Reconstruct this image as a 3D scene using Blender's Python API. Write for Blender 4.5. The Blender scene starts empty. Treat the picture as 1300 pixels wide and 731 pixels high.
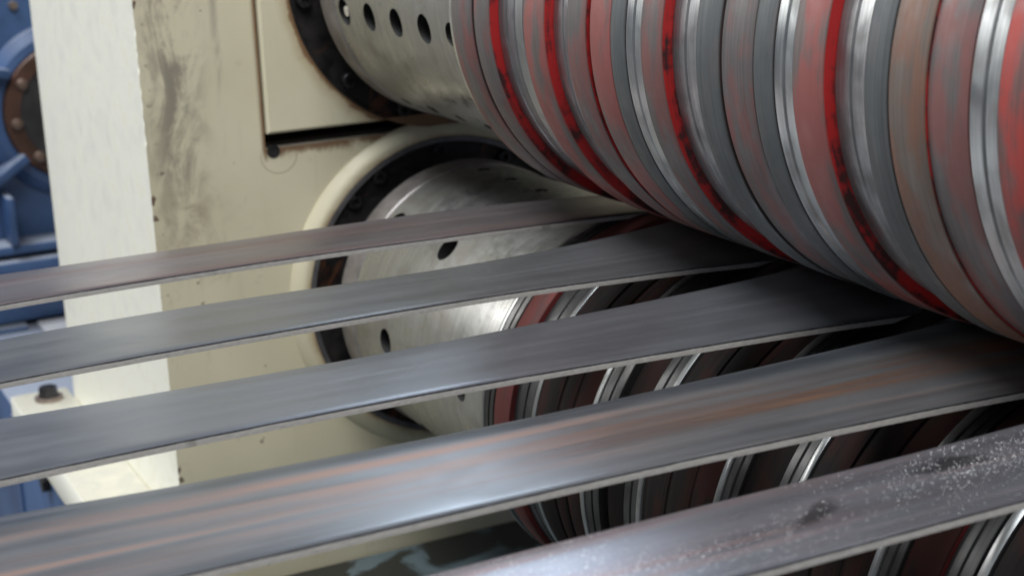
import bpy, bmesh, math, random
from mathutils import Vector, Matrix
R = math.radians
random.seed(7)
scene = bpy.context.scene
C = scene.collection

# ------------------------------------------------------------------ camera
cam_d = bpy.data.cameras.new("camera")
cam = bpy.data.objects.new("camera", cam_d); C.objects.link(cam)
right = Vector((0.4518601, 0.89126258, -0.03838566)).normalized()
fwd = Vector((-0.86431831, 0.4267357, -0.26617757)).normalized()
up = right.cross(fwd)
pos = Vector((1.45972966, -0.65172384, 0.28008558))
M = Matrix((right, up, -fwd)).transposed().to_4x4(); M.translation = pos
cam.matrix_world = M
cam_d.sensor_width = 36.0
cam_d.lens = 2119.04 / 1300 * 36.0
cam_d.clip_start = 0.02; cam_d.clip_end = 200
cam_d.dof.use_dof = True
cam_d.dof.focus_distance = 0.98
cam_d.dof.aperture_fstop = 12
scene.camera = cam

# ------------------------------------------------------------------ light
world = bpy.data.worlds.new("World"); scene.world = world
world.use_nodes = True
bg = world.node_tree.nodes['Background']
bg.inputs[0].default_value = (0.74, 0.83, 1.0, 1)
bg.inputs[1].default_value = 0.18

def area(name, loc, target, sx, sy, power, col):
    d = bpy.data.lights.new(name, 'AREA'); d.shape = 'RECTANGLE'; d.size = sx; d.size_y = sy
    d.energy = power; d.color = col
    o = bpy.data.objects.new(name, d); C.objects.link(o)
    o.location = loc
    o.rotation_euler = (Vector(target) - Vector(loc)).to_track_quat('-Z', 'Y').to_euler()
    return o
# big factory doorway on the exit side, roof light above, and an added fill on the camera's side
area('doorway_light', (-4.6, -3.4, 2.3), (0.0, -0.3, 0.0), 2.6, 2.0, 150, (1.0, 0.99, 0.96))
area('camera_side_fill', (3.0, -1.0, 3.5), (0.2, 0, 0), 2.4, 2.2, 140, (1.0, 0.98, 0.94))
area('roof_light', (-0.2, -2.1, 4.6), (0.3, 0, 0), 2.6, 2.0, 300, (0.93, 0.97, 1.0))

area('sheen_light', (-5.3, 3.7, 3.5), (0.8, -0.35, 0), 2.8, 2.2, 140, (0.72, 0.85, 1.0))  # added lamp, placed to lay a bluish sheen on the strips

scene.view_settings.view_transform = 'Standard'
scene.view_settings.look = 'None'
scene.view_settings.exposure = 0
scene.view_settings.gamma = 1

# ------------------------------------------------------------------ helpers
ZS = 0.1537          # arbor axes at +ZS / -ZS

def tag(o, label=None, cat=None, group=None, kind=None):
    if label: o['label'] = label
    if cat: o['category'] = cat
    if group: o['group'] = group
    if kind: o['kind'] = kind
    return o

def empty(name, loc, label, cat, group=None):
    o = bpy.data.objects.new(name, None); C.objects.link(o)
    o.location = loc; o.empty_display_size = 0.05
    return tag(o, label, cat, group)

def link(name, me, parent=None, loc=(0, 0, 0)):
    o = bpy.data.objects.new(name, me); C.objects.link(o)
    o.location = loc
    if parent: o.parent = parent
    return o

def mesh(name, verts, faces, mats, idx=None, smooth=False, angle=30):
    me = bpy.data.meshes.new(name)
    me.from_pydata(verts, [], faces)
    for m in mats: me.materials.append(m)
    if idx: me.polygons.foreach_set('material_index', idx)
    if smooth:
        me.polygons.foreach_set('use_smooth', [True] * len(me.polygons))
        me.set_sharp_from_angle(angle=R(angle))
    me.update()
    return me

def fix_normals(me):
    bm = bmesh.new(); bm.from_mesh(me)
    bmesh.ops.recalc_face_normals(bm, faces=bm.faces)
    bm.to_mesh(me); bm.free()

def lathe(name, prof, mats, pidx=None, segs=192, closed=True, angle=25, wob=0.0):
    """ring about the X axis from a profile of (x, r) points"""
    n = len(prof); V = []; F = []; I = []
    for s in range(segs):
        a = 2 * math.pi * s / segs
        ca, sa = math.cos(a), math.sin(a)
        for x, r in prof:
            V.append((x, r * ca, r * sa))
    m = n if closed else n - 1
    for s in range(segs):
        t = (s + 1) % segs
        for k in range(m):
            k2 = (k + 1) % n
            F.append((s * n + k, s * n + k2, t * n + k2, t * n + k))
            I.append(pidx[k] if pidx else 0)
    me = mesh(name, V, F, mats, I)
    fix_normals(me)
    me.polygons.foreach_set('use_smooth', [True] * len(me.polygons))
    me.set_sharp_from_angle(angle=R(angle))
    return me

def box_bm(bm, x0, x1, y0, y1, z0, z1, bev=0.0, seg=2):
    r = bmesh.ops.create_cube(bm, size=1.0)
    vs = r['verts']
    for v in vs:
        v.co = Vector(((x0 + x1) / 2 + v.co.x * (x1 - x0), (y0 + y1) / 2 + v.co.y * (y1 - y0), (z0 + z1) / 2 + v.co.z * (z1 - z0)))
    if bev:
        es = list({e for v in vs for e in v.link_edges})
        bmesh.ops.bevel(bm, geom=es, offset=bev, segments=seg, affect='EDGES', profile=0.5)

def bm_mesh(name, bm, mats, smooth=False, angle=35):
    me = bpy.data.meshes.new(name); bm.to_mesh(me); bm.free()
    for m in (mats if isinstance(mats, (list, tuple)) else [mats]): me.materials.append(m)
    if smooth:
        me.polygons.foreach_set('use_smooth', [True] * len(me.polygons))
        me.set_sharp_from_angle(angle=R(angle))
    return me

def box(name, b, m, parent=None, bev=0.0, loc=(0, 0, 0)):
    bm = bmesh.new(); box_bm(bm, *b, bev=bev)
    return link(name, bm_mesh(name, bm, m, smooth=bev > 0), parent, loc)

# ------------------------------------------------------------------ node helpers
class NT:
    def __init__(self, name):
        self.m = bpy.data.materials.new(name); self.m.use_nodes = True
        self.t = self.m.node_tree; self.t.nodes.clear()
        self.out = self.n('ShaderNodeOutputMaterial'); self.b = self.n('ShaderNodeBsdfPrincipled')
        self.l(self.b.outputs[0], self.out.inputs[0])
        self.tc = self.n('ShaderNodeTexCoord').outputs['Object']
    def n(self, k, **kw):
        x = self.t.nodes.new(k)
        for a, b in kw.items(): setattr(x, a, b)
        return x
    def l(self, a, b): self.t.links.new(a, b)
    def put(self, v, sock):
        if hasattr(v, 'is_output'): self.l(v, sock)
        else: sock.default_value = v
    def math(self, op, a, b=0.0, clamp=False):
        x = self.n('ShaderNodeMath', operation=op, use_clamp=clamp)
        self.put(a, x.inputs[0]); self.put(b, x.inputs[1]); return x.outputs[0]
    def sep(self, v=None):
        x = self.n('ShaderNodeSeparateXYZ'); self.l(v or self.tc, x.inputs[0]); return x.outputs
    def comb(self, a, b, c):
        x = self.n('ShaderNodeCombineXYZ')
        for i, v in enumerate((a, b, c)): self.put(v, x.inputs[i])
        return x.outputs[0]
    def mapping(self, scale, loc=(0, 0, 0), vec=None):
        x = self.n('ShaderNodeMapping'); self.l(vec or self.tc, x.inputs[0])
        x.inputs['Scale'].default_value = scale; x.inputs['Location'].default_value = loc
        return x.outputs[0]
    def noise(self, vec, scale, detail=4, rough=0.55, dist=0.0, w=None):
        x = self.n('ShaderNodeTexNoise'); self.l(vec, x.inputs['Vector'])
        x.inputs['Scale'].default_value = scale; x.inputs['Detail'].default_value = detail
        x.inputs['Roughness'].default_value = rough; x.inputs['Distortion'].default_value = dist
        return x.outputs[0]
    def ramp(self, v, lo, hi, a=0.0, b=1.0, smooth=True):
        x = self.n('ShaderNodeMapRange')
        if smooth: x.interpolation_type = 'SMOOTHSTEP'
        self.put(v, x.inputs['Value']); x.inputs['From Min'].default_value = lo; x.inputs['From Max'].default_value = hi
        x.inputs['To Min'].default_value = a; x.inputs['To Max'].default_value = b
        return x.outputs[0]
    def mix(self, f, a, b):
        x = self.n('ShaderNodeMix', data_type='RGBA')
        self.put(f, x.inputs[0])
        for v, s in ((a, x.inputs[6]), (b, x.inputs[7])):
            if hasattr(v, 'is_output'): self.l(v, s)
            else: s.default_value = (*v[:3], 1)
        return x.outputs[2]
    def mul(self, *a):
        r = a[0]
        for b in a[1:]: r = self.math('MULTIPLY', r, b)
        return r
    def base(self, v):
        if hasattr(v, 'is_output'): self.l(v, self.b.inputs['Base Color'])
        else: self.b.inputs['Base Color'].default_value = (*v[:3], 1)
    def rough(self, v): self.put(v, self.b.inputs['Roughness'])
    def metal(self, v): self.put(v, self.b.inputs['Metallic'])
    def bump(self, h, strength, dist=0.001):
        x = self.n('ShaderNodeBump'); x.inputs['Strength'].default_value = strength; x.inputs['Distance'].default_value = dist
        self.l(h, x.inputs['Height']); self.l(x.outputs[0], self.b.inputs['Normal'])
    def near(self, v, c, w):
        """1 at v=c, falling to 0 at |v-c|=w"""
        return self.ramp(self.math('ABSOLUTE', self.math('SUBTRACT', v, c)), 0.0, w, 1.0, 0.0)
    def cyl(self, off=0.0):
        """coordinates wrapped about the arbor: (x, angle, radius)"""
        s = self.sep()
        ang = self.math('ARCTAN2', s[2], self.math('MULTIPLY', s[1], -1.0))
        rr = self.math('SQRT', self.math('ADD', self.mul(s[1], s[1]), self.mul(s[2], s[2])))
        ri = self.n('ShaderNodeObjectInfo').outputs['Random']
        return s[0], ang, rr, ri

# ------------------------------------------------------------------ materials
def mat_rubber(name, grey, red, amount, bias=0.5, spec=0.5):
    """polyurethane ring: grime of worked-in steel dust over red, smeared round the ring"""
    m = NT(name); x, a, r, ri = m.cyl()
    ox = m.math('ADD', m.mul(x, 60.0), m.mul(ri, 37.0))
    v = m.comb(ox, m.mul(a, 2.6), m.mul(ri, 11.0))
    n1 = m.noise(v, 1.0, 3, 0.5)
    v2 = m.comb(m.math('ADD', m.mul(x, 420.0), m.mul(ri, 91.0)), m.mul(a, 1.6), 0.0)
    n2 = m.noise(v2, 1.0, 3, 0.6)
    n3 = m.noise(m.comb(m.mul(x, 90.0), m.mul(a, 9.0), m.mul(ri, 7.0)), 1.0, 4, 0.6)
    f = m.math('ADD', m.mul(n1, 0.75), m.math('ADD', m.mul(n2, 0.10), m.mul(n3, 0.20)))
    f = m.ramp(f, bias - 0.05, bias + 0.10)
    f = m.mul(f, amount)
    g = m.mix(m.ramp(n2, 0.3, 0.7), [c * 0.82 for c in grey], [c * 1.15 for c in grey])
    m.base(m.mix(f, g, red)); m.rough(m.ramp(n3, 0.3, 0.7, 0.42, 0.6) if spec > 0.4 else 0.8)
    m.b.inputs['Specular IOR Level'].default_value = spec
    m.metal(m.mul(m.math('SUBTRACT', 1.0, f), 0.12 if spec > 0.4 else 0.0))
    m.bump(m.math('ADD', m.mul(n2, 0.6), m.mul(n3, 0.5)), 0.25, 0.0006)
    return m.m

def mat_redside(name):
    m = NT(name); x, a, r, ri = m.cyl()
    n = m.noise(m.comb(m.mul(r, 120.0), m.mul(a, 2.2), m.mul(ri, 9.0)), 1.0, 4, 0.6)
    n2 = m.noise(m.comb(m.mul(r, 40.0), m.mul(a, 9.0), m.mul(ri, 5.0)), 1.0, 4, 0.65)
    f = m.ramp(m.math('ADD', m.mul(n, 0.6), m.mul(n2, 0.4)), 0.47, 0.58)
    m.base(m.mix(f, (0.36, 0.010, 0.011), (0.035, 0.007, 0.008))); m.rough(0.5)
    return m.m

def mat_steel(name, col, rough=0.3, streak=0.5, metal=0.9, groove=0.2):
    m = NT(name); x, a, r, ri = m.cyl()
    v = m.comb(m.math('ADD', m.mul(x, 900.0), m.mul(ri, 30.0)), m.mul(a, 1.5), m.mul(r, 900.0))
    n = m.noise(v, 1.0, 3, 0.6)
    n2 = m.noise(m.comb(m.mul(x, 50.0), m.mul(a, 4.5), m.mul(ri, 13.0)), 1.0, 3, 0.5)
    c = m.mix(m.ramp(n, 0.3, 0.7), [k * (1 - streak * 0.5) for k in col], [min(1, k * (1 + streak * 0.3)) for k in col])
    d = m.ramp(n2, 0.47, 0.68)
    c = m.mix(m.mul(d, 0.6), c, [k * 0.42 for k in (col[0], col[1] * 0.97, col[2] * 0.92)])
    m.base(c); m.metal(metal); m.rough(m.ramp(n2, 0.3, 0.7, rough * 0.8, rough * 1.45))
    m.bump(n, groove, 0.0004)
    return m.m

def mat_hub(name):
    """ground steel sleeve with oily brown stains and wipe marks"""
    m = NT(name); x, a, r, ri = m.cyl()
    n = m.noise(m.comb(m.mul(x, 500.0), m.mul(a, 1.2), 0.0), 1.0, 3, 0.6)
    n2 = m.noise(m.comb(m.mul(x, 14.0), m.mul(a, 2.2), m.mul(ri, 20.0)), 1.0, 5, 0.6, 0.6)
    n3 = m.noise(m.mapping((1, 1, 1)), 60, 5, 0.65, 0.5)
    c = m.mix(m.ramp(n, 0.3, 0.7), (0.33, 0.33, 0.32), (0.43, 0.43, 0.42))
    c = m.mix(m.mul(m.ramp(n2, 0.50, 0.72), 0.65), c, (0.24, 0.215, 0.175))
    c = m.mix(m.mul(m.ramp(n3, 0.60, 0.76), 0.4), c, (0.11, 0.085, 0.06))
    m.base(c); m.metal(0.8)
    m.rough(m.ramp(m.math('ADD', m.mul(n2, .6), m.mul(n3, .4)), 0.35, 0.62, 0.22, 0.48))
    m.bump(m.math('ADD', m.mul(n, 0.5), n3), 0.15, 0.0006)
    return m.m

def mat_plain(name, col, rough=0.5, metal=0.0, var=0.25, sc=40, bump=0.1):
    m = NT(name)
    n = m.noise(m.mapping((1, 1, 1)), sc, 5, 0.6)
    m.base(m.mix(m.ramp(n, 0.3, 0.7), [c * (1 - var) for c in col], [min(1, c * (1 + var)) for c in col]))
    m.rough(m.ramp(n, 0.3, 0.7, rough * 0.85, min(1, rough * 1.2))); m.metal(metal)
    m.bump(n, bump, 0.001)
    return m.m

def mat_grease(name):
    m = NT(name)
    n = m.noise(m.mapping((1, 1, 1)), 45, 6, 0.65, 0.8)
    n2 = m.noise(m.mapping((1, 1, 1), (3, 1, 2)), 22, 5, 0.6, 1.2)
    c = m.mix(m.ramp(n, 0.35, 0.7), (0.006, 0.006, 0.0065), (0.022, 0.019, 0.018))
    c = m.mix(m.mul(m.ramp(n2, 0.56, 0.68), 0.8), c, (0.11, 0.040, 0.018))
    m.base(c); m.rough(m.ramp(n, 0.3, 0.7, 0.35, 0.8)); m.bump(n, 0.5, 0.002)
    return m.m

def mat_frame(name, axes, rust=(), edge_y=None, gap=False):
    """cream machine enamel: stains, runs, chips; rust round bores (object space = world)"""
    m = NT(name); s = m.sep(); X, Y, Z = s[0], s[1], s[2]
    big = m.noise(m.mapping((1, 1, 1)), 5, 5, 0.55, 0.3)
    fine = m.noise(m.mapping((1, 1, 1)), 38, 6, 0.65, 0.4)
    run = m.noise(m.mapping((24, 24, 10)), 1.0, 6, 0.66, 1.6)
    runf = m.noise(m.mapping((110, 110, 9), (2, 5, 1)), 1.0, 4, 0.6, 0.4)
    c = m.mix(m.ramp(big, 0.3, 0.7), (0.66, 0.61, 0.435), (0.75, 0.70, 0.52))
    c = m.mix(m.mul(m.ramp(runf, 0.56, 0.75), 0.12), c, (0.40, 0.345, 0.235))
    c = m.mix(m.mul(m.ramp(fine, 0.60, 0.74), 0.28), c, (0.36, 0.32, 0.24))
    if edge_y is not None:
        # greasy smear running down behind the corner of the upright
        face = m.ramp(X, -0.006, -0.002)
        band = m.mul(face, m.near(Y, edge_y + 0.028, 0.044), m.ramp(Z, -0.10, 0.03))
        blot = m.ramp(m.math('ADD', m.mul(run, 0.75), m.mul(fine, 0.35)), 0.47, 0.66)
        c = m.mix(m.mul(band, blot, 0.75), c, (0.17, 0.145, 0.125))
        # one grey run further in, and the blot half way down
        band2 = m.mul(m.near(m.math('ADD', Y, m.mul(big, 0.02)), edge_y + 0.083, 0.006), m.ramp(Z, -0.02, 0.08), m.ramp(run, 0.4, 0.6))
        c = m.mix(m.mul(band2, 0.5), c, (0.25, 0.22, 0.20))
        b3 = m.mul(face, m.near(Y, edge_y + 0.035, 0.05), m.near(Z, -0.055, 0.06), m.ramp(fine, 0.42, 0.65))
        c = m.mix(m.mul(b3, 0.6), c, (0.30, 0.25, 0.18))
        chips = m.noise(m.mapping((1, 1, 1), (9, 3, 4)), 85, 3, 0.5)
        chm = m.mul(face, m.ramp(Y, edge_y + 0.011, edge_y + 0.002), m.ramp(chips, 0.60, 0.64))
        c = m.mix(m.mul(chm, 0.9), c, (0.12, 0.065, 0.045))
        spk = m.mul(face, m.ramp(chips, 0.715, 0.735), 0.7)
        c = m.mix(spk, c, (0.13, 0.10, 0.08))
        # brown grime hanging off strip height
        b4 = m.mul(face, m.near(Z, -0.095, 0.03), m.near(Y, -0.22, 0.07), m.ramp(run, 0.5, 0.66))
        c = m.mix(m.mul(b4, 0.6), c, (0.25, 0.17, 0.11))
    for (zc, r0, r1, r2, amt) in rust:
        dz = m.math('SUBTRACT', Z, zc)
        rr = m.math('SQRT', m.math('ADD', m.mul(Y, Y), m.mul(dz, dz)))
        rr = m.math('SUBTRACT', rr, m.mul(m.math('SUBTRACT', fine, 0.5), 0.014))
        f = m.mul(m.ramp(rr, r0, r1, 1, 0), amt)
        c = m.mix(m.mul(m.ramp(rr, r0, r2, 1, 0), 0.55), c, (0.42, 0.30, 0.15))
        c = m.mix(f, c, (0.16, 0.065, 0.02))
    if gap:
        g = m.mul(m.ramp(m.math('ADD', Z, m.mul(m.math('SUBTRACT', fine, 0.5), -0.03)), -0.009, 0.001), m.ramp(Y, -0.184, -0.178), m.ramp(Y, -0.02, -0.07))
        c = m.mix(m.mul(g, 0.9), c, (0.15, 0.065, 0.025))
        g2 = m.mul(m.near(Y, m.math('ADD', -0.1800, m.mul(fine, 0.003)), 0.0045), m.ramp(Z, -0.012, 0.0)) if False else m.mul(m.near(Y, -0.1783, 0.0035), m.ramp(Z, -0.012, -0.004), m.ramp(fine, 0.35, 0.55))
        c = m.mix(m.mul(g2, 0.8), c, (0.20, 0.10, 0.04))
        # scratch arc left by a tool under the corner
        dy = m.math('SUBTRACT', Y, -0.166); dz2 = m.math('SUBTRACT', Z, -0.004)
        ra = m.math('SQRT', m.math('ADD', m.mul(dy, dy), m.mul(dz2, dz2)))
        arc = m.mul(m.near(ra, 0.0175, 0.0011), m.ramp(Z, 0.0, -0.006))
        c = m.mix(m.mul(arc, 0.6), c, (0.30, 0.24, 0.16))
    if edge_y is not None:
        # outer face coloured whiter to stand in for the bright light on it
        ny = m.sep(m.n('ShaderNodeNewGeometry').outputs['Normal'])[1]
        fr = m.mul(m.ramp(ny, -0.6, -0.9), m.ramp(fine, 0.62, 0.5, 0.75, 1.0))
        c = m.mix(fr, c, m.mix(m.ramp(big, 0.3, 0.7), (0.89, 0.875, 0.77), (0.865, 0.85, 0.745)))
        c = m.mix(m.mul(m.ramp(ny, -0.6, -0.9), m.ramp(run, 0.60, 0.74), 0.3), c, (0.45, 0.44, 0.40))
        nz = m.sep(m.n('ShaderNodeNewGeometry').outputs['Normal'])[2]
        c = m.mix(m.mul(m.ramp(nz, 0.7, 0.95), m.ramp(fine, 0.35, 0.65, 0.7, 0.9)), c, (0.42, 0.41, 0.36))
    m.base(c)
    m.rough(m.ramp(fine, 0.3, 0.7, 0.32, 0.55))
    m.bump(m.math('ADD', big, m.mul(fine, 0.25)), 0.09, 0.003)
    return m.m

def mat_strip(name, col, rust=0.0, rustcol=(0.34, 0.15, 0.09), pink=0.0, seed=0.0, smudges=(), rough=0.35, band=None):
    """mill-scale on slit strip, drawn out along the strip (object Y)"""
    m = NT(name); s = m.sep(); X, Y = s[0], s[1]
    st = m.noise(m.mapping((95, 1.7, 1), (seed, seed, 0)), 1.0, 4, 0.6)
    st2 = m.noise(m.mapping((42, 2.2, 1), (seed * 2, -seed, 0)), 1.0, 5, 0.6, 0.4)
    fine = m.noise(m.mapping((1, 0.5, 1), (seed, 0, 0)), 420, 4, 0.6)
    blot = m.noise(m.mapping((1, 0.45, 1), (0, seed, 0)), 26, 5, 0.6, 0.3)
    c = m.mix(m.ramp(st, 0.3, 0.7), [k * 0.92 for k in col], [k * 1.07 for k in col])
    c = m.mix(m.mul(m.ramp(blot, 0.48, 0.72), 0.35), c, [k * 0.72 for k in col])
    if pink: c = m.mix(m.mul(m.ramp(st2, 0.42, 0.62), pink), c, (0.22, 0.15, 0.15))
    rf = 0.0
    if rust:
        rf = m.mul(m.ramp(m.math('ADD', m.mul(st2, 0.7), m.mul(st, 0.3)), 0.47, 0.64), rust)
        c = m.mix(rf, c, rustcol)
    if rust: rf_hot = m.mul(m.ramp(Y, -0.42, -0.12), m.ramp(st2, 0.32, 0.56), m.near(X, 0.820, 0.040))
    if rust and band: c = m.mix(m.mul(rf_hot, 0.9), c, (0.34, 0.165, 0.085))
    if band:
        # dark blue-grey band along the rolled edge
        bx = m.math('ADD', X, m.mul(m.math('SUBTRACT', blot, 0.5), 0.012))
        c = m.mix(m.mul(m.ramp(bx, band[0], band[1], 1, 0), 0.85), c, (0.115, 0.135, 0.160))
    for (cx, cy, rx, ry, ang) in smudges:
        dx = m.math('ADD', m.math('SUBTRACT', X, cx), m.mul(m.math('SUBTRACT', blot, 0.5), 0.05))
        dy = m.math('SUBTRACT', Y, cy)
        u_ = m.math('ADD', m.mul(dx, math.cos(ang)), m.mul(dy, math.sin(ang)))
        v_ = m.math('SUBTRACT', m.mul(dy, math.cos(ang)), m.mul(dx, math.sin(ang)))
        e = m.math('ADD', m.mul(u_, u_, 1 / rx ** 2), m.mul(v_, v_, 1 / ry ** 2))
        f = m.ramp(e, 0.0, 1.25, 0.8, 0.0)
        c = m.mix(f, c, (0.045, 0.045, 0.048))
    m.base(c)
    m.metal(m.math('SUBTRACT', 0.85, m.mul(rf, 0.6)) if rust else 0.85)
    m.rough(m.ramp(m.math('ADD', m.mul(blot, 0.6), m.mul(st, 0.4)), 0.35, 0.65, rough * 0.82, rough * 1.15))
    m.bump(m.math('ADD', m.mul(st, 0.5), m.mul(blot, 1.0)), 0.10, 0.0008)
    return m.m

def mat_cut(name):
    """sheared edge: dull torn steel, a few nicks along it"""
    m = NT(name)
    n = m.noise(m.mapping((300, 260, 900)), 1.0, 4, 0.6)
    nick = m.noise(m.mapping((1, 38, 1)), 1.0, 2, 0.5)
    c = m.mix(m.ramp(n, 0.3, 0.7), (0.42, 0.41, 0.395), (0.54, 0.525, 0.505))
    c = m.mix(m.mul(m.ramp(nick, 0.66, 0.70), 0.5), c, (0.2, 0.18, 0.17))
    m.base(c); m.metal(0.0); m.rough(0.5); m.bump(n, 0.15, 0.0004)
    return m.m

def mat_blue(name):
    m = NT(name)
    n = m.noise(m.mapping((1, 1, 1)), 9, 5, 0.6, 0.4)
    n2 = m.noise(m.mapping((1, 1, 1)), 50, 5, 0.65)
    c = m.mix(m.ramp(n, 0.3, 0.7), (0.030, 0.064, 0.155), (0.052, 0.108, 0.24))
    c = m.mix(m.mul(m.ramp(n2, 0.60, 0.72), 0.4), c, (0.10, 0.12, 0.14))
    # dust settled on upward faces
    nz = m.n('ShaderNodeNewGeometry').outputs['Normal']; upz = m.sep(nz)[2]
    c = m.mix(m.mul(m.ramp(upz, 0.6, 0.95), m.ramp(n, 0.25, 0.6, 0.35, 0.7)), c, (0.36, 0.38, 0.42))
    m.base(c); m.rough(0.42); m.bump(n2, 0.15, 0.002)
    return m.m

def mat_tray(name):
    m = NT(name)
    n = m.noise(m.mapping((1, 1, 1), (0.3, 0.1, 0)), 13, 4, 0.55, 0.5)
    f = m.ramp(n, 0.44, 0.53)
    m.base(m.mix(f, (0.10, 0.135, 0.15), (0.020, 0.022, 0.020)))
    m.rough(m.ramp(n, 0.4, 0.55, 0.55, 0.35)); m.bump(n, 0.2, 0.003)
    return m.m

G_PURPLE = (0.108, 0.096, 0.095); G_GREY = (0.11, 0.113, 0.115); G_COOL = (0.078, 0.085, 0.088); G_BROWN = (0.130, 0.105, 0.090)
PINKR = (0.20, 0.055, 0.047)
M_RUB = mat_rubber('rubber_grimed', G_PURPLE, PINKR, 0.62, 0.53)
M_PINK = mat_rubber('rubber_pink', (0.13, 0.105, 0.10), (0.25, 0.066, 0.058), 0.85, 0.48)
M_COOL = mat_rubber('rubber_cool_grey', G_COOL, (0.16, 0.10, 0.10), 0.2, 0.6)
M_BROWN = mat_rubber('rubber_brown', G_BROWN, (0.17, 0.072, 0.042), 0.7, 0.48)
M_REDBR = mat_rubber('rubber_bright_red', (0.14, 0.07, 0.065), (0.34, 0.038, 0.03), 0.9, 0.50)
M_SIDE = mat_redside('rubber_side_red')
M_KNIFE = mat_steel('knife_steel', (0.44, 0.455, 0.46), 0.36, 0.35, 0.95, 0.1)
M_RIM = mat_steel('knife_rim', (0.70, 0.72, 0.72), 0.30, 0.15, 0.95, 0.1)
M_SPACER = mat_steel('spacer_steel', (0.30, 0.31, 0.32), 0.36, 0.35, 0.85, 0.1)
M_GROOVE = mat_plain('groove_dark', (0.03, 0.02, 0.02), 0.7)
M_GROOVER = mat_plain('groove_red', (0.12, 0.012, 0.012), 0.55)
M_HUB = mat_hub('sleeve_steel')
M_BAND = mat_plain('shoulder_steel', (0.30, 0.275, 0.27), 0.42, 0.6, 0.2, 60)
M_GREASE = mat_grease('greasy_cover')
M_SCREW = mat_plain('screw_black', (0.04, 0.04, 0.043), 0.35, 0.6, 0.3, 200)
M_SOCKET = mat_plain('socket_dark', (0.01, 0.01, 0.01), 0.6)
M_FRAME = mat_frame('cream_frame_enamel', None, edge_y=-0.2885, gap=True)
M_CHOCK = mat_frame('cream_chock_enamel', None, rust=[(ZS, 0.1495, 0.1535, 0.164, 0.85)])
M_BOSS = mat_frame('cream_boss_enamel', None, rust=[(-ZS, 0.148, 0.1525, 0.158, 0.45)])
M_DARK = mat_plain('window_recess', (0.02, 0.016, 0.013), 0.7)
M_RINGEDGE = mat_plain('ring_grey', (0.16, 0.155, 0.165), 0.4, 0.5, 0.2, 80)
M_CUT = mat_cut('sheared_edge')
M_CUTTOP = mat_plain('rolled_over_edge', (0.12, 0.12, 0.13), 0.4, 0.7, 0.3, 300)
M_BLUE = mat_blue('blue_machine_paint')
M_COVER = mat_plain('brown_cover', (0.085, 0.040, 0.028), 0.45, 0.2, 0.35, 14)
M_COVDARK = mat_plain('cover_dark', (0.035, 0.033, 0.035), 0.5, 0.2, 0.3, 30)
M_BOLT = mat_plain('bolt_steel', (0.30, 0.24, 0.21), 0.4, 0.7, 0.3, 120)
M_TRAY = mat_tray('oily_tray')
M_FLOOR = mat_plain('concrete_floor', (0.13, 0.13, 0.125), 0.8, 0, 0.2, 6, 0.2)
M_DISC = mat_plain('pale_disc_mat', (0.75, 0.70, 0.58), 0.45, 0.0, 0.12, 200)
M_GREYPL = mat_plain('grey_plate', (0.44, 0.44, 0.46), 0.55, 0.1, 0.15, 12)

# ------------------------------------------------------------------ setting
fl = box('floor', (-14, 9, -12, 12, -1.02, -1.0), M_FLOOR); tag(fl, kind='structure')

# ------------------------------------------------------------------ machine frame
def slab(name, polys, x0, x1, mats, parent, bev=0.0):
    """prism along X of a (y,z) outline"""
    bm = bmesh.new()
    vs = [bm.verts.new((x1, y, z)) for y, z in polys]
    f = bm.faces.new(vs)
    r = bmesh.ops.extrude_face_region(bm, geom=[f])
    for v in r['geom']:
        if isinstance(v, bmesh.types.BMVert): v.co.x = x0
    bmesh.ops.recalc_face_normals(bm, faces=bm.faces)
    if bev:
        bmesh.ops.bevel(bm, geom=list(bm.edges), offset=bev, segments=2, affect='EDGES')
    return link(name, bm_mesh(name, bm, mats, smooth=bool(bev)), parent)

frame = empty('side_frame', (-0.22, 0, -1.0), 'cream painted upright side frame of the slitting machine with stained inner face', 'side frame')
fp = Vector(frame.location)
def under(o, root):      # parent while keeping world coordinates in the mesh
    o.parent = root; o.matrix_parent_inverse = Matrix.Translation(-root.location); return o

# inner plate with the window for the chock; the corner edge is worn by hand-chipped vertices
YC = -0.2885
def frame_mesh():
    bm = bmesh.new()
    zt = 0.35
    out = []
    z = -0.349
    # front corner line with small dents
    pts = []
    k = 0
    while z < zt:
        dent = 0.0
        if 0.02 < z < 0.14 and random.random() < 0.45: dent = random.uniform(0.0002, 0.0010)
        if -0.10 < z < -0.02 and random.random() < 0.25: dent = random.uniform(0.0002, 0.0010)
        pts.append((YC + dent, z)); z += random.uniform(0.003, 0.008)
    pts.append((YC, zt))
    outline = [(y, z) for y, z in pts] + [(-0.1783, zt), (-0.1783, 0.0025), (0.1783, 0.0025), (0.1783, zt), (0.5, zt), (0.5, -0.95), (YC, -0.95)]
    vs = [bm.verts.new((0, y, z)) for y, z in outline]
    f = bm.faces.new(vs)
    r = bmesh.ops.extrude_face_region(bm, geom=[f])
    for v in r['geom']:
        if isinstance(v, bmesh.types.BMVert):
            v.co.x = -0.0035
            if v.co.y < YC + 0.003: v.co.y = YC
    back = [g for g in r['geom'] if isinstance(g, bmesh.types.BMFace)]
    r = bmesh.ops.extrude_face_region(bm, geom=back)
    for v in r['geom']:
        if isinstance(v, bmesh.types.BMVert): v.co.x = -0.46
    bmesh.ops.delete(bm, geom=[g for g in back if g.is_valid], context='FACES_ONLY')
    bmesh.ops.triangulate(bm, faces=[g for g in bm.faces if len(g.verts) > 4])
    bmesh.ops.recalc_face_normals(bm, faces=bm.faces)
    return bm_mesh('upright', bm, M_FRAME)
under(link('upright', frame_mesh()), frame)
# thin black sheet along the bottom of the window
o = box('window_black_sheet', (-0.40, -0.012, -0.1780, 0.1780, 0.0028, 0.0060), M_DARK); under(o, frame)
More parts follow.
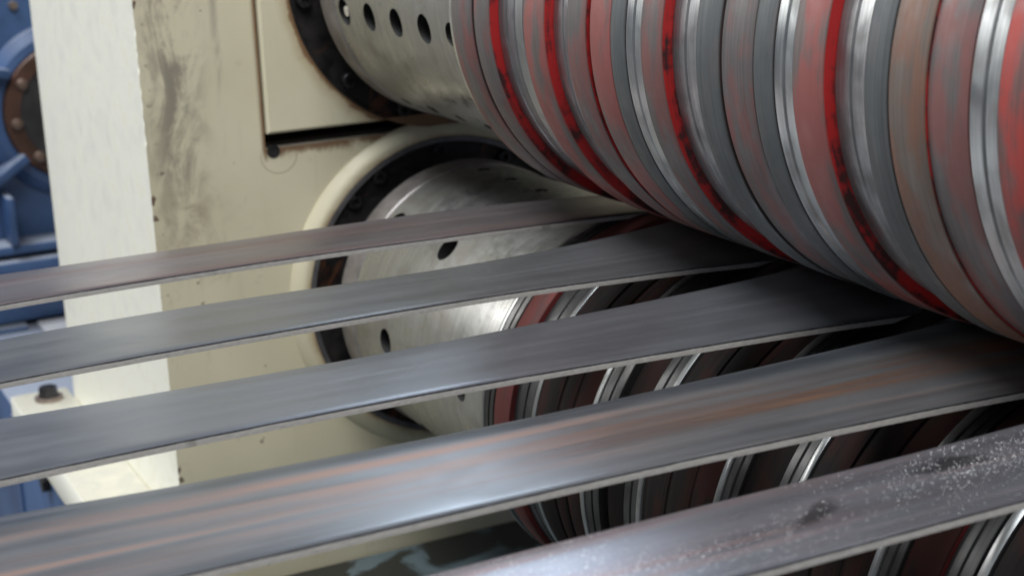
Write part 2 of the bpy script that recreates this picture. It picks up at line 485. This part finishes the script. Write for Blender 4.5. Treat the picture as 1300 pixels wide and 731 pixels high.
# rusted corner relief under the chock
bm = bmesh.new(); 
bmesh.ops.create_cone(bm, cap_ends=True, segments=28, radius1=0.0062, radius2=0.0062, depth=0.003, matrix=Matrix.Translation((-0.0008, -0.171, -0.0005)) @ Matrix.Rotation(R(90), 4, 'Y'))
o = link('corner_relief', bm_mesh('corner_relief', bm, mat_grease('corner_rust'))); under(o, frame)
# foot ledge with hold-down bolt
o = box('foot_ledge', (-0.50, 0.02, -0.356, -0.2890, -0.392, -0.350), M_FRAME, bev=0.003); under(o, frame)
bm = bmesh.new()
bmesh.ops.create_cone(bm, cap_ends=True, segments=24, radius1=0.0165, radius2=0.0165, depth=0.004, matrix=Matrix.Translation((-0.462, -0.318, -0.348)))
w = link('washer', bm_mesh('washer', bm, M_BOLT)); under(w, frame)
bm = bmesh.new()
bmesh.ops.create_cone(bm, cap_ends=True, segments=6, radius1=0.0115, radius2=0.0105, depth=0.012, matrix=Matrix.Translation((-0.462, -0.318, -0.340)))
w2 = link('hold_down_bolt', bm_mesh('hold_down_bolt', bm, M_SCREW)); under(w2, frame)

# lower boss ring and cover
prof = [(0.0005, 0.1660), (0.0025, 0.1648), (0.0055, 0.1615), (0.0080, 0.1580), (0.0092, 0.1555), (0.0096, 0.1535), (0.0096, 0.1490), (0.002, 0.1489), (-0.004, 0.1489), (-0.004, 0.1660)]
me = lathe('bearing_boss', prof, [M_BOSS], segs=160)
# boss mesh lives in world coordinates for its paint
for v in me.vertices: v.co.z += -ZS
under(link('bearing_boss', me), frame)

def screw_mesh():
    bm = bmesh.new()
    n = 20
    def ring(x, r, k=n): return [bm.verts.new((x, r * math.cos(2 * math.pi * i / k), r * math.sin(2 * math.pi * i / k))) for i in range(k)]
    a = ring(-0.002, 0.0068); b = ring(0.0062, 0.0068); c = ring(0.0070, 0.0060); d = ring(0.0070, 0.0036); e = ring(0.0030, 0.0036)
    for p, q in ((a, b), (b, c), (c, d), (d, e)):
        for i in range(n):
            j = (i + 1) % n; bm.faces.new((p[i], p[j], q[j], q[i]))
    f = bm.faces.new(e); f.material_index = 1
    bmesh.ops.recalc_face_normals(bm, faces=bm.faces)
    return bm_mesh('socket_screw', bm, [M_SCREW, M_SOCKET], smooth=True)
SCREW = screw_mesh()

def cover(zc, root, offs, xo):
    prof = [(0.0085, 0.1488), (0.0090, 0.1480), (0.0090, 0.1446), (0.009, 0.1436), (0.0022, 0.1430), (0.0015, 0.1110), (-0.006, 0.1110), (-0.006, 0.1488)]
    me = lathe('bearing_cover', [(x + xo, r) for x, r in prof], [M_GREASE, M_RINGEDGE], pidx=[1, 1, 1, 0, 0, 0, 0, 0], segs=160)
    o = link('bearing_cover', me, None, (0, 0, zc)); under(o, root)
    for a in offs:
        s = link('socket_screw', SCREW, None, (0.004 + xo, -0.1363 * math.cos(R(a)), zc + 0.1363 * math.sin(R(a))))
        s.rotation_euler = (random.uniform(0, 3), 0, 0)
        under(s, o) if False else None
        s.parent = o; s.location = (0.001 + xo, -0.1355 * math.cos(R(a)), 0.1363 * math.sin(R(a)))
cover(-ZS, frame, [44.8, 59.0, 88, 118, -35, -85, 150, 200, 250], 0.0)

# ------------------------------------------------------------------ upper chock in its window
chock = empty('bearing_chock', (-0.1, 0, 0.016), 'cream sliding bearing block around the upper arbor with rust stained bore edge', 'bearing block')
def chock_mesh():
    # plate with a round bore, built as a fan of quads between the bore and the square outline
    bm = bmesh.new(); n = 128
    y0, y1, z0, z1 = -0.1768, 0.1768, 0.0168, 0.33
    rb = 0.1485
    ang = [2 * math.pi * i / n for i in range(n)]
    cor = [math.atan2(z0 - ZS, y0), math.atan2(z0 - ZS, y1), math.atan2(z1 - ZS, y0), math.atan2(z1 - ZS, y1)]
    for c in cor:
        k = min(range(n), key=lambda i: abs(((ang[i] - c + math.pi) % (2 * math.pi)) - math.pi)); ang[k] = c % (2 * math.pi)
    inner = []; outer = []
    for a in ang:
        c, s = math.cos(a), math.sin(a)
        t = min([v for v in ((y1 / c if c > 1e-9 else 9e9), (y0 / c if c < -1e-9 else 9e9), ((z1 - ZS) / s if s > 1e-9 else 9e9), ((z0 - ZS) / s if s < -1e-9 else 9e9)) if v > 0])
        t = max(t, rb - 0.0052 if False else rb * 0.0 + t)
        inner.append((rb * c, ZS + rb * s)); outer.append((t * c, ZS + t * s))
    X1, X0, ch = 0.0065, -0.38, 0.0022
    def add(x, P, sh=0.0):
        out = []
        for (y, z) in P:
            yy = y + (sh if y <= y0 + 1e-6 else (-sh if y >= y1 - 1e-6 else 0)); zz = z + (sh if z <= z0 + 1e-6 else (-sh if z >= z1 - 1e-6 else 0))
            out.append(bm.verts.new((x, yy, zz)))
        return out
    fo = add(X1, outer, ch); fi = add(X1, inner); so = add(X1 - ch, outer); bo = add(X0, outer); bi = add(X0, inner)
    for i in range(n):
        j = (i + 1) % n
        for a, b in ((fi, fo), (fo, so), (so, bo), (bo, bi), (bi, fi)):
            try: bm.faces.new((a[i], b[i], b[j], a[j]))
            except ValueError: pass
    bmesh.ops.recalc_face_normals(bm, faces=bm.faces)
    return bm_mesh('block', bm, M_CHOCK)
under(link('block', chock_mesh()), chock)
def cover_up():
    xo = 0.0
    prof = [(0.0045, 0.1483), (0.0045, 0.1455), (0.001, 0.1440), (-0.001, 0.1110), (-0.008, 0.1110), (-0.008, 0.1483)]
    me = lathe('bearing_cover', prof, [M_GREASE], segs=160)
    o = link('bearing_cover', me, None, (0, 0, ZS)); under(o, chock)
    for a in [-45.0, -8, 20, 48, 75, 110, 150, -72, -100, -130, 190]:
        s = link('socket_screw', SCREW, o, (0.004, -0.1345 * math.cos(R(a)), 0.1345 * math.sin(R(a))))
cover_up()

# ------------------------------------------------------------------ arbors
def sleeve_mesh(length, rows0, hx0, small=-1, skip={}):
    """steel sleeve with eight rows of blind pin holes cut by a boolean"""
    prof = [(-0.01, 0.1105), (-0.01, 0.1175), (0.0385, 0.1175), (0.0385, 0.1300), (0.0400, 0.1310), (0.0700, 0.1310), (0.0715, 0.1298), (length, 0.1298), (length, 0.100), (0.02, 0.100)]
    me = lathe('sleeve', prof, [M_HUB, M_BAND, M_SOCKET], pidx=[2, 2, 1, 1, 1, 1, 0, 0, 0, 0], segs=160)
    ob = link('sleeve', me)
    bm = bmesh.new()
    hx = hx0
    for k in range(8):
        a = R(rows0 + 45 * k)
        for i, x in enumerate(hx):
            if k in skip and i in skip[k]: continue
            r = 0.0120 if i < 4 else 0.0095
            if k == small: r = 0.0060
            # axis along the radial direction
            d = Vector((0, -math.cos(a), math.sin(a)))
            mt = Matrix.Translation(Vector((x, 0, 0)) + d * 0.124) @ d.to_track_quat('Z', 'X').to_matrix().to_4x4()
            bmesh.ops.create_cone(bm, cap_ends=True, segments=28, radius1=r, radius2=r, depth=0.028, matrix=mt)
    for f in bm.faces: f.material_index = 2
    cm = bm_mesh('cut', bm, [M_HUB, M_BAND, M_SOCKET]); cut = bpy.data.objects.new('cut', cm); C.objects.link(cut)
    md = ob.modifiers.new('b', 'BOOLEAN'); md.object = cut; md.operation = 'DIFFERENCE'; md.solver = 'EXACT'
    dg = bpy.context.evaluated_depsgraph_get(); dg.update()
    nm = bpy.data.meshes.new_from_object(ob.evaluated_get(dg))
    ob.modifiers.clear(); ob.data = nm; nm.name = 'sleeve'
    bpy.data.objects.remove(cut); bpy.data.meshes.remove(cm)
    return ob, hx

def arbor(name, zc, label, rows0, discs, rings, xend, hx0=(0.092, 0.149, 0.206, 0.262, 0.312), small=7, skip={}):
    root = empty(name, (0.36, 0, zc), label, 'roller')
    def put(o, x=0.0):
        o.parent = root; o.location = (x - 0.36, 0, 0); return o
    sl, hx = sleeve_mesh(xend, rows0, list(hx0), small, skip)
    put(sl)
    # core shaft seen in the holes
    core = link('shaft', lathe('shaft', [(-0.05, 0.04), (-0.05, 0.0995), (xend + 0.02, 0.0995), (xend + 0.02, 0.04)], [M_SPACER], segs=64)); put(core)
    for (row, idxs) in discs:  # pale discs set in some of the holes
        a = R(row); d = Vector((0, -math.cos(a), math.sin(a)))
        for i in idxs:
            bm = bmesh.new()
            mt = Matrix.Translation(Vector((0, 0, 0)) + d * 0.1235) @ d.to_track_quat('Z', 'X').to_matrix().to_4x4()
            bmesh.ops.create_cone(bm, cap_ends=True, segments=20, radius1=0.0055, radius2=0.0045, depth=0.009, matrix=mt)
            p = link('pale_disc', bm_mesh('pale_disc', bm, M_DISC, smooth=True)); put(p, hx[i])
    for (kind, x0, x1, r, mats) in rings:
        mo, ms = mats
        w = x1 - x0; c = min(0.0009, w * 0.15)
        r_in = 0.1302
        if kind == 'knife_edge':
            c = 0.0003
        prof = [(x0, r_in), (x0, r - c), (x0 + c * 0.3, r - c * 0.3), (x0 + c, r), (x1 - c, r), (x1 - c * 0.3, r - c * 0.3), (x1, r - c), (x1, r_in)]
        if kind == 'knife_blade' and w > 0.011:
            mid = x0 + w * 0.52
            prof = [(x0, r_in), (x0, r - 0.0004), (x0 + 0.0004, r), (mid - 0.0012, r), (mid - 0.0006, r - 0.0011), (mid + 0.0006, r - 0.0011), (mid + 0.0012, r - 0.0002), (x1 - 0.0004, r - 0.0002), (x1, r - 0.0006), (x1, r_in)]
        n = len(prof)
        pidx = [1] + [0] * (n - 3) + [1, 1]
        me = lathe(kind, [(x - x0, rr) for x, rr in prof], [mo, ms], pidx=pidx, segs=220, angle=40)
        put(link(kind, me), x0)
    return root

RB = (M_RUB, M_SIDE); PK = (M_PINK, M_SIDE); CL = (M_COOL, M_GROOVE); BR = (M_BROWN, M_SIDE); RD = (M_REDBR, M_SIDE)
KN = (M_KNIFE, M_KNIFE); RM = (M_RIM, M_RIM); SPc = (M_SPACER, M_SPACER); GR = (M_GROOVE, M_GROOVE); GRR = (M_GROOVER, M_GROOVER)
ro = 0.1500; ri = 0.1426
M_KDULL = mat_steel('knife_dull', (0.36, 0.37, 0.375), 0.40, 0.4, 0.9, 0.1)
SPk = (M_KDULL, M_KNIFE)
up_rings = [
 ('clamp_collar', 0.3520, 0.3618, 0.1470, RM),
 ('rubber_ring', 0.3622, 0.3960, ro, (M_RUB, M_GROOVE)), ('spacer_ring', 0.3960, 0.4000, ro - 0.0016, GR),
 ('rubber_ring', 0.4000, 0.4238, ro, RB),
 ('knife_blade', 0.4238, 0.4475, ri, SPc), ('spacer_ring', 0.4475, 0.4510, ri - 0.0022, GR), ('knife_blade', 0.4510, 0.4750, ri + 0.0012, KN),
 ('rubber_ring', 0.4753, 0.5037, ro, PK),
 ('knife_blade', 0.5037, 0.5275, ri, SPk), ('knife_edge', 0.5280, 0.5345, ri + 0.0022, RM), 
 ('rubber_ring', 0.5348, 0.5587, ro, RB), ('spacer_ring', 0.5587, 0.5642, ro - 0.0026, GRR), ('rubber_ring', 0.5642, 0.5888, ro, PK), ('rubber_ring', 0.5890, 0.6058, ro, CL),
 ('knife_blade', 0.6068, 0.6237, ro - 0.0006, KN),
 ('rubber_ring', 0.6240, 0.6470, ro, RB),
 ('knife_blade', 0.6470, 0.6740, ri, SPk), ('knife_edge', 0.6745, 0.6820, ri + 0.0022, RM),
 ('rubber_ring', 0.6825, 0.7049, ro, CL), ('rubber_ring', 0.7062, 0.7355, ro - 0.0012, (M_RUB, M_SIDE)), ('spacer_ring', 0.7355, 0.7376, ro - 0.0024, GR), ('rubber_ring', 0.7376, 0.7545, ro, CL),
 ('knife_blade', 0.7556, 0.7715, ro - 0.0006, KN),
 ('rubber_ring', 0.7719, 0.7970, ro, PK),
 ('knife_blade', 0.7970, 0.8210, ri, SPk), ('knife_edge', 0.8215, 0.8280, ri + 0.0022, RM),
 ('rubber_ring', 0.8285, 0.8458, ro, CL), ('spacer_ring', 0.8458, 0.8468, ro - 0.002, GR), ('rubber_ring', 0.8468, 0.8721, ro, BR), ('rubber_ring', 0.8721, 0.8992, ro - 0.0016, RB), ('spacer_ring', 0.8992, 0.9010, ro - 0.004, GR),
 ('knife_blade', 0.9012, 0.9188, ro - 0.0006, KN),
 ('rubber_ring', 0.9192, 0.9440, ro, RD),
 ('knife_blade', 0.9440, 0.9740, ri, KN), ('rubber_ring', 0.9742, 0.998, ro, RB), ('rubber_ring', 0.9985, 1.03, ro, CL),
]
upper = arbor('slitter_arbor', ZS, 'upper slitting roller with red rubber rings and bright steel knives pressing down on the strips', -10.2, [(-10.2, [0]), (-55.2, [1, 2, 3])], up_rings, 1.06)
M_SHADE_D = mat_rubber('rubber_shaded_dark', (0.015, 0.0135, 0.0125), (0.035, 0.014, 0.012), 0.5, 0.52, 0.06)  # lower roller copies, darkened in colour for the shade under the strips
M_SHADE_R = mat_rubber('rubber_shaded_red', (0.022, 0.017, 0.016), (0.045, 0.017, 0.015), 0.75, 0.46, 0.06)
M_SHADE_P = mat_rubber('rubber_shaded_worn_red', (0.09, 0.045, 0.042), (0.145, 0.038, 0.034), 0.8, 0.44, 0.2)
M_SHADE_S = mat_steel('steel_shaded', (0.075, 0.075, 0.075), 0.40, 0.3, 0.75, 0.1)
M_SHADE_E = mat_steel('rim_shaded', (0.34, 0.35, 0.35), 0.34, 0.3, 0.9, 0.1)
SE = (M_SHADE_E, M_SHADE_E); SD = (M_SHADE_D, M_GROOVE); SR = (M_SHADE_R, M_GROOVER); SS = (M_SHADE_S, M_SHADE_S)
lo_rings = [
 ('knife_edge', 0.3817, 0.3862, ro, SE), ('knife_blade', 0.3864, 0.4004, ro - 0.0004, SS), ('spacer_ring', 0.4004, 0.4028, ro - 0.002, GR),
 ('rubber_ring', 0.4028, 0.4275, ro, (M_SHADE_P, M_GROOVER)), ('knife_blade', 0.4275, 0.4560, 0.1460, SS), ('knife_edge', 0.4571, 0.4622, 0.1480, SE),
 ('rubber_ring', 0.4624, 0.4887, 0.1475, SD), ('rubber_ring', 0.4916, 0.5078, 0.1475, SD), ('rubber_ring', 0.5106, 0.5330, 0.1475, SR),
 ('knife_edge', 0.5341, 0.5395, 0.1500, SE), ('knife_blade', 0.5397, 0.5588, 0.1492, SS), ('spacer_ring', 0.5588, 0.5680, 0.1430, GR),
 ('rubber_ring', 0.5680, 0.5879, 0.1475, SD), ('knife_blade', 0.5881, 0.6045, 0.1475, SS), ('knife_edge', 0.6059, 0.6110, 0.1490, SE),
 ('rubber_ring', 0.6115, 0.6360, 0.1475, SD), ('rubber_ring', 0.6380, 0.6610, 0.1475, SD), ('rubber_ring', 0.6630, 0.6850, 0.1475, SR),
 ('knife_edge', 0.6870, 0.6925, 0.1500, SE), ('knife_blade', 0.6930, 0.7060, 0.1490, SS), 
 ('rubber_ring', 0.7080, 0.7350, 0.1475, SD), ('knife_blade', 0.7352, 0.7490, 0.1475, SS), ('knife_edge', 0.7510, 0.7560, 0.1490, SE),
 ('rubber_ring', 0.7565, 0.7800, 0.1475, SD), ('rubber_ring', 0.7820, 0.8040, 0.1475, SD), ('rubber_ring', 0.8060, 0.8260, 0.1475, SR),
 ('knife_edge', 0.8273, 0.8330, 0.1500, SE), ('knife_blade', 0.8335, 0.8450, 0.1490, SS),
 ('rubber_ring', 0.8480, 0.8720, 0.1490, SR), ('knife_blade', 0.8722, 0.8890, 0.1460, SS), ('knife_edge', 0.8940, 0.9000, 0.1490, SE),
 ('rubber_ring', 0.9010, 0.9250, 0.1475, SD), ('rubber_ring', 0.9270, 0.9500, 0.1475, SD), ('rubber_ring', 0.9520, 0.9700, 0.1475, SR),
 ('knife_edge', 0.9720, 0.9770, 0.1500, SE), ('knife_blade', 0.9780, 0.9900, 0.1490, SS), ('rubber_ring', 0.9920, 1.0300, 0.1475, SR),
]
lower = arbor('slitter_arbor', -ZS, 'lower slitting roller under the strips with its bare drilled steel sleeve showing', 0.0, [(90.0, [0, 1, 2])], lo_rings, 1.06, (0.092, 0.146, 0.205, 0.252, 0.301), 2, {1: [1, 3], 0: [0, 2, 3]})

# ------------------------------------------------------------------ strips
YT = [-0.56, -0.48, -0.40, -0.32, -0.24, -0.16, -0.08, 0.0]
ST = {
1: (0.3307, 0.4049, [0.0042, 0.0029, 0.0026, 0.0027, 0.0025, 0.0017, -0.0005, -0.0046], [-0.0001, 0.002, 0.003, 0.0031, 0.0023, 0.0009, -0.0012, -0.0038]),
2: (0.4803, 0.5664, [-0.0016, 0.0012, 0.0017, 0.0008, -0.0, 0.0003, 0.0035, 0.0100], [0.0015, 0.0025, 0.0032, 0.0032, 0.0024, 0.0006, -0.0024, -0.0069]),
3: (0.6317, 0.7162, [0.0034, 0.0019, 0.0009, 0.0005, 0.0009, 0.0021, 0.0045, 0.0081], [0.0028, 0.0039, 0.004, 0.0033, 0.0018, -0.0006, -0.0038, -0.0077]),
4: (0.768, 0.8674, [0.0056, 0.0028, 0.001, 0.0001, 0.0001, 0.001, 0.0028, 0.0053], [0.0034, 0.0029, 0.0028, 0.0025, 0.0017, -0.0, -0.0031, -0.008]),
5: (0.9076, 0.9747, [-0.0021, -0.0001, 0.0007, 0.0009, 0.001, 0.0016, 0.0031, 0.0062], [0.0048, 0.0028, 0.0021, 0.0019, 0.0015, 0.0003, -0.0024, -0.0074]),
}
def cr(T, V, y):
    if y <= T[0]: return V[0]
    if y >= T[-1]: return V[-1]
    k = max(i for i in range(len(T) - 1) if T[i] <= y)
    t = (y - T[k]) / (T[k + 1] - T[k])
    p0 = V[max(0, k - 1)]; p1 = V[k]; p2 = V[k + 1]; p3 = V[min(len(V) - 1, k + 2)]
    return 0.5 * (2 * p1 + (p2 - p0) * t + (2 * p0 - 5 * p1 + 4 * p2 - p3) * t * t + (3 * p1 - p0 - 3 * p2 + p3) * t ** 3)
TH = 0.0040
def strip(i, mat, label, roll_f, parts=None):
    XF, XN, ZF, ZN = ST[i]
    w = XN - XF
    us = [0, 0.01, 0.03, 0.06, 0.1, 0.15, 0.2, 0.26, 0.33, 0.42, 0.52, 0.62, 0.72, 0.82, 0.9, 0.95, 0.975, 0.99, 0.996, 1.0]
    ys = []; y = -1.05
    while y < 0.33:
        ys.append(y); y += 0.008 if y > -0.62 else 0.03
    V = []; F = []; I = []
    nu = len(us)
    rx = random.uniform(0, 10)
    for y in ys:
        zf, zn = cr(YT, ZF, y), cr(YT, ZN, y)
        fade = max(0.0, min(1.0, -y / 0.08))
        lim = 9
        if abs(y) < 0.149: lim = ZS - math.sqrt(0.15 ** 2 - y * y) - 0.0006
        for u in us:
            z = zf + (zn - zf) * u
            d = 0.0
            if u < 0.26: d -= roll_f * (1 - u / 0.26) ** 2
            d += roll_f
            e = (1 - u) * w
            if e < 0.004: d -= 0.0007 * (1 - e / 0.004) ** 2
            d += 0.00025 * math.sin(y * 21 + rx) * math.sin(u * 3.1 + y * 7)
            z += d * fade
            V.append((XF + w * u, y, min(z, lim)))
    nt = len(V)
    rng = random.Random(i)
    for k, y in enumerate(ys):
        for j, u in enumerate(us):
            x, yy, z = V[k * nu + j]
            V.append((x, yy, z - TH))
    ny = len(ys)
    sb = len(V)
    for k, y in enumerate(ys):
        x, yy, z = V[k * nu + nu - 1]; V.append((x + 0.00025, yy, z - 0.0008 - rng.uniform(0, 0.00025)))
    for k in range(ny - 1):
        for j in range(nu - 1):
            a = k * nu + j
            F.append((a, a + 1, a + 1 + nu, a + nu)); I.append(0)
            F.append((nt + a, nt + a + nu, nt + a + 1 + nu, nt + a + 1)); I.append(0)
        a = k * nu
        F.append((a, a + nu, nt + a + nu, nt + a)); I.append(1)
        a = k * nu + nu - 1
        F.append((a, sb + k, sb + k + 1, a + nu)); I.append(2)
        F.append((sb + k, nt + a, nt + a + nu, sb + k + 1)); I.append(1)
    F.append((nu - 1, nt + nu - 1, sb)); I.append(1)
    F.append((ny * nu - 1, sb + ny - 1, nt + ny * nu - 1)); I.append(1)
    for j in range(nu - 1):
        F.append((j, nt + j, nt + j + 1, j + 1)); I.append(1)
        a = (ny - 1) * nu + j
        F.append((a, a + 1, nt + a + 1, nt + a)); I.append(1)
    me = mesh('steel_strip', V, F, [mat, M_CUT, M_CUTTOP], I, smooth=True, angle=40)
    o = link('steel_strip', me)
    tag(o, label, 'steel strip', 'steel strips leaving the rollers')
    return o

S1 = strip(1, mat_strip('strip_scale_far', (0.27, 0.245, 0.26), rust=0.1, pink=0.5, seed=1.3), 'farthest and narrowest looking steel strip, faintly pink, crossing just above the drilled lower sleeve', 0.0006)
S2 = strip(2, mat_strip('strip_scale_second', (0.245, 0.252, 0.265), seed=3.1), 'plain grey steel strip between the far pinkish strip and the one with a bluish sheen', 0.0006)
S3 = strip(3, mat_strip('strip_scale_middle', (0.255, 0.265, 0.29), seed=5.7), 'middle one of the five steel strips, clean grey with a pale bluish sheen', 0.0006)
S4 = strip(4, mat_strip('strip_scale_rusty', (0.265, 0.272, 0.285), rust=0.6, rustcol=(0.31, 0.155, 0.095), pink=0.3, seed=8.2, band=(0.780, 0.797)), 'widest steel strip with long orange rust streaks and a dark rolled far edge', 0.0034)
S5 = strip(5, mat_strip('strip_scale_near', (0.29, 0.30, 0.335), rust=0.5, rustcol=(0.27, 0.12, 0.09), pink=0.4, seed=11.9, rough=0.31,
           smudges=[(0.942, -0.262, 0.008, 0.020, 0.5), (0.930, -0.180, 0.006, 0.026, -0.1)]), 'nearest steel strip with dark smudges and glinting metal flecks on top', 0.0016)

# glinting flecks lying on the nearest strip
def flecks():
    rng = random.Random(3)
    V = []; F = []
    XF, XN, ZF, ZN = ST[5]
    def blob(x, y, z, a, b, c, th):
        k = len(V); n = 6
        for q in range(n):
            t = 2 * math.pi * q / n
            px, py = a * math.cos(t), b * math.sin(t)
            V.append((x + px * math.cos(th) - py * math.sin(th), y + px * math.sin(th) + py * math.cos(th), z + rng.uniform(-0.1, 0.15) * c))
        V.append((x, y, z + c))
        for q in range(n): F.append((k + q, k + (q + 1) % n, k + n))
    for q in range(3600):
        if q < 1300: y = rng.gauss(-0.145, 0.045); u = min(0.93, max(0.08, rng.gauss(0.5, 0.22)))
        else: y = rng.gauss(-0.37, 0.06); u = min(0.97, max(0.05, rng.gauss(0.55, 0.3)))
        if y > -0.05 or y < -0.56: continue
        z = cr(YT, ZF, y) * (1 - u) + cr(YT, ZN, y) * u + 0.0016 * (1 if u > 0.26 else 1 - (1 - u / 0.26) ** 2)
        s = rng.uniform(0.00009, 0.00022) * (1.25 if y > -0.2 else 1)
        blob(XF + (XN - XF) * u, y, z + 0.0001, s, s * rng.uniform(0.7, 1.6), s * 0.9, rng.uniform(0, 3))
    m = NT('fleck_metal'); m.base((0.95, 0.95, 0.96)); m.metal(0.4); m.rough(0.3)
    me = mesh('metal_flecks', V, F, [m.m], smooth=True, angle=80)
    o = link('metal_flecks', me, S5); o['kind'] = 'stuff'
flecks()

# ------------------------------------------------------------------ oily tray below the lower arbor
tray = empty('drip_tray', (0.4, -0.1, -0.44), 'oily blue grey drip tray lying below the lower roller with dark puddles', 'tray')
def trayplate():
    bm = bmesh.new(); box_bm(bm, 0.004, 1.15, -0.42, 0.40, -0.430, -0.420)
    return bm_mesh('tray_floor', bm, M_TRAY)
under(link('tray_floor', trayplate()), tray)
under(box('tray_lip', (0.004, 1.15, -0.43, -0.4202, -0.430, -0.395), M_BLUE, bev=0.001), tray)

blocker = empty('exit_blocker', (0.9, -0.42, -1.0), 'added unseen dark steel plate on the exit side below the strips', 'blocker plate')  # unseen plate added to keep light off the lower roller
under(box('blocker_plate', (0.46, 1.30, -0.440, -0.432, -0.98, -0.125), M_SCREW, bev=0.001), blocker)
# ------------------------------------------------------------------ blue machinery behind the frame
base = empty('blue_plinth', (-0.9, 0, -1.0), 'blue painted machine base under the cream foot ledge', 'plinth')
under(box('base_block', (-1.9, -0.02, -0.338, 0.6, -0.98, -0.400), M_BLUE, bev=0.004), base)
under(box('top_plate', (-0.96, -0.505, -0.236, 0.5, -0.3995, -0.391), M_GREYPL, bev=0.002), base)
under(box('edge_angle', (-1.9, -0.95, -0.330, -0.250, -0.3995, -0.394), M_BLUE, bev=0.001), base)
bm = bmesh.new()
bmesh.ops.create_cone(bm, cap_ends=True, segments=6, radius1=0.011, radius2=0.011, depth=0.010, matrix=Matrix.Translation((-0.411, -0.342, -0.433)) @ Matrix.Rotation(R(90), 4, 'X'))
under(link('hex_plug', bm_mesh('hex_plug', bm, M_SOCKET)), base)
under(box('weld_rib', (-0.612, -0.606, -0.3415, -0.3375, -0.90, -0.41), M_BLUE), base)

gear = empty('gearbox', (-1.2, -0.1, -0.39), 'blue gearbox behind the cream upright with a round brown bolted cover', 'gearbox')
under(box('housing', (-1.5, -1.002, -0.60, 0.5, -0.3905, 0.40), M_BLUE, bev=0.004), gear)
YCc, ZCc = -0.146, -0.092
me = lathe('cover_boss', [(-0.002, 0.128), (0.006, 0.126), (0.016, 0.112), (0.018, 0.100), (-0.002, 0.100)], [M_BLUE], segs=96)
o = link('cover_boss', me, None, (-1.0, YCc, ZCc)); under(o, gear)
me = lathe('round_cover', [(0.0, 0.001), (0.0, 0.0985), (0.024, 0.0985), (0.026, 0.0965), (0.026, 0.076), (0.0245, 0.074), (0.0245, 0.001)], [M_COVER, M_COVDARK], pidx=[0, 0, 0, 0, 1, 1, 1], segs=96)
o = link('round_cover', me, None, (-1.0, YCc, ZCc)); under(o, gear)
M_BOLTB = mat_plain('bolt_brown', (0.13, 0.085, 0.065), 0.5, 0.2, 0.3, 120)
BOLT = lathe('cover_bolt', [(0.0, 0.0005), (0.0, 0.0085), (0.006, 0.0085), (0.009, 0.006), (0.010, 0.0005)], [M_BOLTB], segs=16, closed=False)
for k in range(9):
    a = R(-7 + 40 * k)
    b = link('cover_bolt', BOLT, o, (0.0262, -0.083 * math.cos(a), 0.083 * math.sin(a)))
under(box('flange_ledge', (-1.0, -0.945, -0.60, 0.45, -0.285, -0.272), M_BLUE, bev=0.002), gear)
under(box('flange_ledge', (-1.0, -0.93, -0.60, 0.45, -0.312, -0.2925), M_BLUE, bev=0.002), gear)
under(box('gear_foot', (-1.0, -0.97, -0.60, 0.45, -0.3903, -0.335), M_BLUE, bev=0.002), gear)
for (y0, y1, z0, z1) in ((-0.262, -0.252, -0.268, -0.20),):
    under(box('stiffener', (-1.0, -0.93, y0, y1, z0, z1), M_BLUE, bev=0.002), gear)
# slanting web under the boss
def web(y0, z0, y1, z1, w):
    bm = bmesh.new(); L = math.hypot(y1 - y0, z1 - z0)
    box_bm(bm, -1.0, -0.955, 0, L, -w / 2, w / 2, bev=0.001)
    a = math.atan2(z1 - z0, y1 - y0)
    for v in bm.verts:
        y, z = v.co.y, v.co.z
        v.co.y = y0 + y * math.cos(a) - z * math.sin(a); v.co.z = z0 + y * math.sin(a) + z * math.cos(a)
    return bm_mesh('stiffener', bm, M_BLUE, smooth=True)
under(link('stiffener', web(-0.275, -0.185, -0.222, -0.150, 0.012)), gear)
under(link('stiffener', web(-0.275, -0.020, -0.232, -0.030, 0.012)), gear)
bm = bmesh.new()
bmesh.ops.create_cone(bm, cap_ends=True, segments=14, radius1=0.007, radius2=0.006, depth=0.008, matrix=Matrix.Translation((-0.999, -0.210, 0.062)) @ Matrix.Rotation(R(90), 4, 'Y'))
under(link('housing_bolt', bm_mesh('housing_bolt', bm, M_BOLT)), gear)
